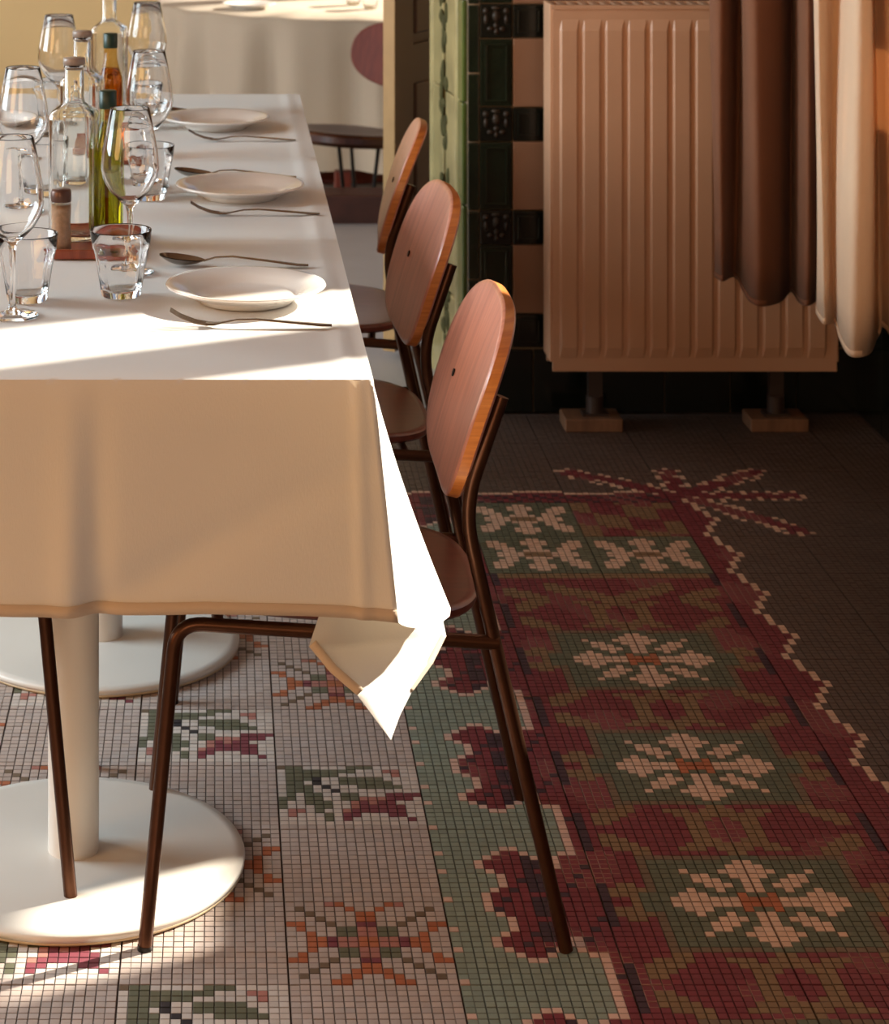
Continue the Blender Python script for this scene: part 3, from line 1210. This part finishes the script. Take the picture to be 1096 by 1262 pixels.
def build_chair(label):
    c = thing('dining_chair', label, 'chair', (0, 0, 0), 0, 'wooden chairs at the laid table')

    # seat: x from -0.20 to 0.20, y +-0.19
    def so_(t):
        a = 2 * PI * t
        return 0.207 * sgnpow(math.cos(a), 2 / 3.2), 0.194 * sgnpow(math.sin(a), 2 / 3.2)

    def st_(u, w):
        z = 0.440 - (u + 0.2) * 0.06 - 0.010 * math.exp(-((u - 0.05) ** 2 + w * w) / 0.02) - 0.012 * max(0, -u - 0.12) / 0.08
        return Vector((u - 0.005, w, z)), Vector((0.06, 0, 1)).normalized()

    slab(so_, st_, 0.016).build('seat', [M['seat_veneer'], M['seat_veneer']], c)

    # backrest: leans back, more so towards its top
    def bo(t):
        a = 2 * PI * t
        up = math.sin(a) > 0
        ex = 2 / 2.5 if up else 2 / 3.6
        w = 0.126 * sgnpow(math.sin(a), ex)
        return 0.198 * sgnpow(math.cos(a), 2 / 2.9 if up else ex) * (1 + 0.25 * min(0, w)), w

    def bt(u, w):
        h = w + 0.126
        k_ = 0.008 * (u / 0.196) ** 2
        sl = 0.24 + 0.80 * h
        n_ = Vector((-1, -0.016 * u / 0.196 ** 2, sl)).normalized()
        return Vector((0.150 + 0.24 * h + 0.40 * h * h - k_, u, 0.545 + h)), n_

    bk = slab(bo, bt, 0.019, 0.003).build('backrest', [M['veneer'], M['ply']], c)
    sp, nb = bt(0.075, -0.008)
    MB().tube([sp - nb * 0.001, sp + nb * 0.002], 0.0055, 12).build('screw', M['screw'], bk)
    RT = 0.0092
    for s in (-1, 1):
        path = arc_path([(0.296, s * 0.220, 0.0), (0.1680, s * 0.188, 0.555), (0.2190, s * 0.178, 0.697)], 0.05, 8)
        MB().tube(path, RT, 14).build('rear_leg', M['bronze'], c)
        path = arc_path([(-0.243, s * 0.217, 0.0), (-0.203, s * 0.198, 0.411), (0.212, s * 0.200, 0.386)], 0.035, 8)
        fl_ = MB().tube(path, RT, 14).build('front_leg', M['bronze'], c)
        MB().tube([(-0.243, s * 0.217, -0.0005), (-0.2425, s * 0.217, 0.006)], RT + 0.0006, 14).build('foot_cap', M['black_metal'], fl_)
    for xx, zz_ in ((-0.15, 0.4075), (0.14, 0.3905)):
        MB().tube([(xx, -0.198, zz_), (xx, 0.198, zz_)], 0.008, 10).build('cross_bar', M['bronze'], c)
    return c


chair = build_chair('wooden chair at the near end of the laid table, sunlit orange edge on its backrest')
chair.location = (0.150, 3.175, 0)
dup(chair, (0.158, 3.975, 0), math.radians(3), 'middle wooden chair of the row beside the laid table')
dup(chair, (0.178, 4.745, 0), math.radians(-4.5), 'wooden chair at the far end of the laid table row, backrest seen almost edge-on')
dup(chair, (-0.436, 3.282, 0), PI, 'chair on the opposite side, its single dark leg standing on the round base')


# ------------------------------------------------------------------ tableware
def lathe_obj(name, prof, m, parent=None, seg=40, mod=None, loc=None):
    return MB().lathe(prof, seg, 0, (0, 0, 0), True, mod).build(name, m, parent, loc, weld=True)


PZ = TZ + 0.0016
plate_prof = [(0.0, 0.004), (0.052, 0.0035), (0.060, 0.0), (0.064, 0.0), (0.066, 0.004), (0.085, 0.012), (0.107, 0.0205), (0.1105, 0.0225), (0.1095, 0.0245), (0.104, 0.0240), (0.080, 0.0165), (0.072, 0.0105), (0.066, 0.008), (0.0, 0.0075)]
plates = []
plate_me = None
for k, (px_, py_, lab) in enumerate(((0.039, 3.182, 'white china plate at the front setting, lying in the patch of sun'), (0.039, 3.966, 'white china plate at the middle setting, between spoon and fork'),
                                     (-0.004, 4.752, 'white china plate at the far end of the long table'),
                                     (-0.462, 4.70, 'white china plate behind the glasses on the far left side'))):
    o = lathe_obj('dinner_plate', plate_prof, M['china'], None, 64) if k == 0 else plates[0].copy()
    if k:
        COL.objects.link(o)
    o.location = (px_, py_, PZ)
    tag(o, lab, 'plate', 'white plates on the long table')
    plates.append(o)


def bar(mb, pts, widths, th, mi=0):
    """flat bar along x through points (x, y, z)"""
    rows = []
    for (p_, w) in zip(pts, widths):
        x_, y_, z_ = p_
        h = th
        rows.append([(x_, y_ - w / 2, z_), (x_, y_ - w / 2 * 0.7, z_ + h), (x_, y_ + w / 2 * 0.7, z_ + h), (x_, y_ + w / 2, z_), (x_, y_ + w / 2 * 0.7, z_ - h * 0.6), (x_, y_ - w / 2 * 0.7, z_ - h * 0.6)])
    mb.grid(rows, mi, True, True, True)
    mb.add(rows[0], [(0, 1, 2, 3, 4, 5)], mi)
    mb.add(rows[-1], [(5, 4, 3, 2, 1, 0)], mi)


def fork_thing():
    t = thing('dinner_fork', '', 'fork', (0, 0, 0), 0, 'forks beside the plates')
    h = MB()
    bar(h, [(0.110, 0, 0.0025), (0.095, 0, 0.003), (0.05, 0, 0.0065), (0.01, 0, 0.0095), (-0.015, 0, 0.0085), (-0.035, 0, 0.0045), (-0.045, 0, 0.003), (-0.055, 0, 0.0035)],
        [0.012, 0.017, 0.013, 0.008, 0.006, 0.008, 0.020, 0.024], 0.0012)
    h.build('handle', M['steel'], t)
    for k in range(4):
        y = (k - 1.5) * 0.0064
        m = MB()
        bar(m, [(-0.053, y, 0.0032), (-0.070, y, 0.0062), (-0.088, y, 0.0130), (-0.102, y, 0.0215)], [0.0045, 0.0038, 0.0034, 0.0018], 0.0010)
        m.build('tine', M['steel'], t)
    return t


def spoon_thing():
    t = thing('table_spoon', '', 'spoon', (0, 0, 0), 0, 'spoons behind the plates')
    h = MB()
    bar(h, [(0.112, 0, 0.0025), (0.095, 0, 0.003), (0.05, 0, 0.0085), (0.0, 0, 0.014), (-0.025, 0, 0.0125), (-0.042, 0, 0.0075)], [0.012, 0.017, 0.013, 0.008, 0.006, 0.010], 0.0012)
    h.build('handle', M['steel'], t)
    b = MB()
    for flip, dz in ((False, 0.0), (True, -0.0011)):
        rows = []
        for a in range(9):
            rho = max(0.001, a / 8)
            row = []
            for q in range(28):
                th = 2 * PI * q / 28
                x_ = 0.034 * rho * math.cos(th)
                y_ = 0.0205 * rho * math.sin(th) * (1 - 0.12 * math.cos(th))
                z_ = 0.0105 * rho ** 2.2 + 0.004 * (-math.cos(th)) * rho * rho
                row.append((-0.074 + x_, y_, 0.0025 + z_ + dz))
            rows.append(row)
        b.grid(rows, 0, True, True, not flip)
    b.build('bowl', M['steel'], t)
    return t


fork, spoon = fork_thing(), spoon_thing()
fork.location = (0.040, 3.030, PZ)
fork.rotation_euler = (0, 0, math.radians(-2))
fork['label'] = 'steel fork lying in front of the front plate, tines in the sun'
dup(fork, (0.058, 3.80, PZ), math.radians(0), 'steel fork lying in front of the middle plate')
dup(fork, (0.045, 4.575, PZ), math.radians(-2), 'steel fork lying in front of the far end plate')
spoon.location = (0.022, 3.405, PZ)
spoon.rotation_euler = (0, 0, math.radians(-3))
spoon['label'] = 'steel spoon lying behind the front plate'
dup(spoon, (0.030, 4.155, PZ), math.radians(-3), 'steel spoon lying behind the middle plate')
dup(spoon, (-0.008, 4.92, PZ), math.radians(-3), 'steel spoon lying behind the far end plate')

wine_prof = [(0.0, 0.0), (0.034, 0.0), (0.0355, 0.0012), (0.034, 0.003), (0.015, 0.0055), (0.006, 0.010), (0.0042, 0.02), (0.0038, 0.06), (0.0044, 0.088), (0.007, 0.098), (0.017, 0.106), (0.030, 0.120),
             (0.0395, 0.137), (0.0425, 0.152), (0.0408, 0.175), (0.0350, 0.207), (0.0288, 0.238), (0.0284, 0.2395), (0.0277, 0.238), (0.0339, 0.207), (0.0397, 0.175), (0.0413, 0.152), (0.0383, 0.138), (0.029, 0.1215),
             (0.016, 0.1085), (0.006, 0.103), (0.0, 0.102)]
wine = None
for k, (x_, y_, lab) in enumerate(((-0.127, 3.36, 'tall stemmed wine glass standing behind the front tumbler, before the green bottle'),
                                   (-0.274, 3.09, 'stemmed wine glass nearest the camera, cut by the left picture edge'),
                                   (-0.322, 3.83, 'stemmed wine glass left of the square bottles, middle of the left side'),
                                   (-0.120, 4.06, 'stemmed wine glass beside the middle plate, behind the green bottle'),
                                   (-0.320, 4.67, 'stemmed wine glass standing far left at the end of the table'),
                                   (-0.150, 4.93, 'stemmed wine glass at the far end, beside the last square bottle'))):
    if wine is None:
        o = wine = lathe_obj('wine_glass', wine_prof, M['thin_glass'], None, 40)
    else:
        o = wine.copy()
        COL.objects.link(o)
    o.location = (x_, y_, PZ)
    tag(o, lab, 'wine glass', 'wine glasses on the long table')


def facet(a, z):
    if 0.012 < z < 0.066:
        q = (a * 9 / (2 * PI)) % 1.0
        return math.cos(PI / 9) / math.cos((q - 0.5) * 2 * PI / 9)
    return 1.0


tum_prof = [(0.0, 0.0), (0.024, 0.0), (0.027, 0.002), (0.0282, 0.008), (0.030, 0.016), (0.034, 0.040), (0.0385, 0.064), (0.0405, 0.070), (0.0430, 0.0915), (0.0427, 0.0930), (0.0413, 0.0915), (0.0385, 0.070), (0.036, 0.06),
            (0.0305, 0.030), (0.0265, 0.014), (0.022, 0.0105), (0.0, 0.0095)]
tum = None
for k, (x_, y_, lab) in enumerate(((-0.134, 3.208, 'faceted water tumbler beside the front plate'), (-0.262, 3.180, 'faceted water tumbler near the left picture edge, behind a wine glass'),
                                   (-0.116, 3.945, 'faceted water tumbler beside the middle plate'), (-0.300, 3.99, 'faceted water tumbler to the left of the square bottles'),
                                   (-0.328, 4.80, 'faceted water tumbler far left near the table end'), (-0.145, 4.74, 'faceted water tumbler beside the far end plate'))):
    if tum is None:
        o = tum = lathe_obj('water_tumbler', tum_prof, M['thin_glass'], None, 72, facet)
    else:
        o = tum.copy()
        COL.objects.link(o)
    o.location = (x_, y_, PZ)
    tag(o, lab, 'tumbler', 'faceted tumblers on the long table')


def sq(a, z):
    if z < 0.003 or z > 0.210:
        return 1.0
    f = 1 / (abs(math.cos(a + 0.12)) ** 7 + abs(math.sin(a + 0.12)) ** 7) ** (1 / 7)
    return f if z < 0.196 else 1 + (f - 1) * max(0, (0.21 - z) / 0.014)


TRH = 0.0145
tray = MB()
tray.bevel_box(-0.066, 0.066, -0.095, 0.095, 0, 0.009, 0.002)
tray.bevel_box(-0.066, 0.066, -0.095, -0.087, 0.001, TRH, 0.0015).bevel_box(-0.066, 0.066, 0.087, 0.095, 0.001, TRH, 0.0015)
tr1 = tray.build('serving_tray', M['tray'], None, (-0.184, 3.545, PZ))
tag(tr1, 'small red wooden tray under the front square bottle and green bottle', 'tray', 'wooden trays for the bottles')
tr2 = tr1.copy()
COL.objects.link(tr2)
tr2.location = (-0.205, 4.36, PZ)
tag(tr2, 'small red wooden tray under the amber bottle further back', 'tray')
TOPZ = PZ + 0.0092


def decanter(x_, y_, z_, label, first=None):
    if first:
        return dup(first, (x_, y_, z_), 0, label)
    d = thing('glass_bottle', label, 'bottle', (x_, y_, z_), 0, 'square clear bottles along the table')
    outer = [(0.0, 0.0), (0.027, 0.0), (0.034, 0.004), (0.0355, 0.010), (0.0355, 0.188), (0.0350, 0.194), (0.0320, 0.199), (0.0215, 0.207), (0.0165, 0.211), (0.0152, 0.217), (0.0150, 0.262), (0.0165, 0.263), (0.0165, 0.268), (0.0150, 0.268),
             (0.0125, 0.262), (0.0125, 0.216), (0.0145, 0.208), (0.021, 0.202), (0.0300, 0.195), (0.0322, 0.190), (0.0325, 0.186), (0.0325, 0.016), (0.030, 0.009), (0.0, 0.008)]
    MB().lathe(outer, 64, 0, (0, 0, 0), True, sq).build('bottle_glass', M['decanter'], d, weld=True)
    lathe_obj('stopper', [(0, 0.262), (0.0120, 0.262), (0.0120, 0.2685), (0.0170, 0.2690), (0.0172, 0.2775), (0.016, 0.2790), (0, 0.2790)], M['stopper'], d, 28)
    return d


d1 = decanter(-0.2205, 3.560, TOPZ, 'square clear glass bottle on the front wooden tray')
decanter(-0.235, 4.02, PZ, 'square clear glass bottle standing behind the front tray, second in the row', d1)
decanter(-0.2260, 4.84, PZ, 'square clear glass bottle at the far end of the table', d1)


def oil_bottle(x_, y_, label, skin, fill, level):
    d = thing('oil_bottle', label, 'bottle', (x_, y_, TOPZ), 0, 'oil bottles along the table')
    prof_ = [(0, 0), (0.021, 0), (0.0238, 0.004), (0.0238, 0.128), (0.0225, 0.142), (0.017, 0.160), (0.0128, 0.176), (0.0120, 0.200), (0.0120, 0.206), (0, 0.206)]
    lathe_obj('bottle_glass', prof_, skin, d, 36)
    pin = [(0, 0.003), (0.0195, 0.004), (0.0222, 0.008), (0.0222, 0.127)]
    for (r_, z_) in ((0.0210, 0.141), (0.0155, 0.159), (0.0112, 0.176), (0.0106, 0.196)):
        if z_ <= level:
            pin.append((r_, z_))
    pin.append((0, pin[-1][1]))
    lathe_obj('oil', pin, fill, d, 36)
    lathe_obj('cap', [(0, 0.197), (0.0133, 0.197), (0.0136, 0.198), (0.0136, 0.2235), (0.0125, 0.2245), (0, 0.2245)], M['cap_green'], d, 28)
    return d


oil_bottle(-0.1700, 3.590, 'green olive oil bottle with a dark green cap on the front tray', M['bottle_skin'], M['oil'], 0.18)
oil_bottle(-0.2030, 4.390, 'amber vinegar bottle with a dark green cap behind the front bottles', M['amber_skin'], M['amber_oil'], 0.17)

sh = thing('pepper_shaker', 'small glass pepper shaker with a brown metal lid on the front tray', 'shaker', (-0.2350, 3.475, TOPZ))
lathe_obj('shaker_glass', [(0, 0), (0.0150, 0), (0.0156, 0.003), (0.0152, 0.02), (0.0142, 0.040), (0.0150, 0.058), (0.0148, 0.072), (0.0138, 0.076), (0, 0.076)], M['thin_glass'], sh, 28)
lathe_obj('pepper_filling', [(0, 0.002), (0.0140, 0.003), (0.0142, 0.02), (0.0132, 0.040), (0.0140, 0.058), (0.0138, 0.068), (0, 0.068)], M['shaker'], sh, 28)
lathe_obj('lid', [(0, 0.0735), (0.0150, 0.0735), (0.0155, 0.075), (0.0155, 0.088), (0.0140, 0.0915), (0, 0.0925)], M['cap_brown'], sh, 28)

# ------------------------------------------------------------------ next room: round table, chair, a few things
RTX, RTY, RTZ = 0.55, 9.95, LOWZ + 0.76
rt = thing('round_table', 'round table in the sunny next room under a floor-length cloth', 'table', (RTX, RTY, LOWZ))
MB().tube([(0, 0, 0.02), (0, 0, 0.70)], 0.05, 24).build('column', M['red_wood'], rt)
MB().lathe([(0, 0), (0.30, 0), (0.30, 0.02), (0.06, 0.03), (0, 0.03)], 40).build('base_plate', M['red_wood'], rt)
MB().lathe([(0, 0.70), (0.80, 0.70), (0.80, 0.73), (0, 0.73)], 64).build('tabletop', M['dark_wood'], rt)
rc = MB()
rows = []
NS = 160
for rho in (0.01, 0.4, 0.8):
    rows.append([(rho * math.cos(2 * PI * k / NS), rho * math.sin(2 * PI * k / NS), 0.742) for k in range(NS)])
for v in (0.02, 0.08, 0.2, 0.4, 0.6, 0.8, 1.0):
    row = []
    for k in range(NS):
        a = 2 * PI * k / NS
        r_ = 0.812 + 0.02 * v + (0.045 * math.sin(17 * a + 1.0) + 0.022 * math.sin(29 * a)) * v ** 0.6
        row.append((r_ * math.cos(a), r_ * math.sin(a), 0.742 - 0.60 * v))
    rows.append(row)
rc.grid(rows, 0, True, True)
o = rc.build('round_tablecloth', M['cloth_beige'], None, (RTX, RTY, LOWZ))
tag(o, 'cream cloth falling in soft folds from the round table in the next room', 'tablecloth')
for k, (dx, dy, lab) in enumerate(((-0.42, -0.40, 'white plate toward the left of the round table in the next room'), (0.28, -0.50, 'white plate beside the door edge on the round table in the next room'))):
    o = plates[0].copy()
    COL.objects.link(o)
    o.location = (RTX + dx, RTY + dy, LOWZ + 0.744)
    tag(o, lab, 'plate', 'plates on the round table')
for k, (dx, dy, lab) in enumerate(((0.08, -0.42, 'low drinking glass on the round table, left of the plate by the door edge'), (0.02, -0.25, 'low drinking glass on the round table, the further back of two'))):
    o = tum.copy()
    COL.objects.link(o)
    o.location = (RTX + dx, RTY + dy, LOWZ + 0.744)
    tag(o, lab, 'tumbler', 'glasses on the round table')

# chair of the next room: red shell back, padded seat, thin black legs, wooden post
c2 = thing('side_chair', 'red-backed chair in the next room, cut off by the open door', 'chair', (0.475, 8.25, LOWZ), math.radians(42))


def so2(t):
    a = 2 * PI * t
    return 0.22 * sgnpow(math.cos(a), 2 / 2.8), 0.20 * sgnpow(math.sin(a), 2 / 2.8)


slab(so2, lambda u, w: (Vector((u - 0.02, w, 0.445 - 0.10 * (u + 0.0) - 0.02 * math.exp(-(u * u + w * w) / 0.02))), Vector((0.1, 0, 1)).normalized()), 0.045, 0.012).build('seat', [M['bronze'], M['dark_wood']], c2)


def bo2(t):
    a = 2 * PI * t
    return 0.20 * sgnpow(math.cos(a), 0.85), 0.118 * sgnpow(math.sin(a), 0.85)


tv2 = Vector((0.06, 0, 0.24)).normalized()
nb2 = Vector((-tv2.z, 0, tv2.x))
slab(bo2, lambda u, w: (Vector((0.175, -0.055, 0.70)) + tv2 * w + Vector((0, u, 0)) * 0.9 + nb2 * (0.05 * (u / 0.2) ** 2), nb2), 0.018, 0.004).build('backrest', [M['red_wood'], M['red_wood']], c2)
MB().tube([(0.165, -0.06, 0.40), (0.205, -0.055, 0.75)], 0.010, 10).build('back_post', M['black_metal'], c2)
for (a, b) in (((-0.20, -0.14, 0.43), (-0.12, -0.12, 0.0)), ((-0.02, -0.16, 0.41), (-0.07, -0.14, 0.0)), ((0.14, 0.14, 0.41), (0.20, 0.16, 0.0)), ((-0.20, 0.14, 0.43), (-0.24, 0.16, 0.0))):
    MB().tube([a, b], 0.007, 8).build('leg', M['black_metal'], c2)
pb = MB()
pb.bevel_box(-0.028, 0.028, -0.03, 0.03, 0.02, 0.30, 0.004)
pb.bevel_box(-0.05, 0.06, -0.06, 0.06, 0.0, 0.03, 0.004)
o = pb.build('wooden_post', M['red_wood'], None, (0.445, 8.22, LOWZ))
tag(o, 'short red-brown wooden post under the red-backed chair', 'post')
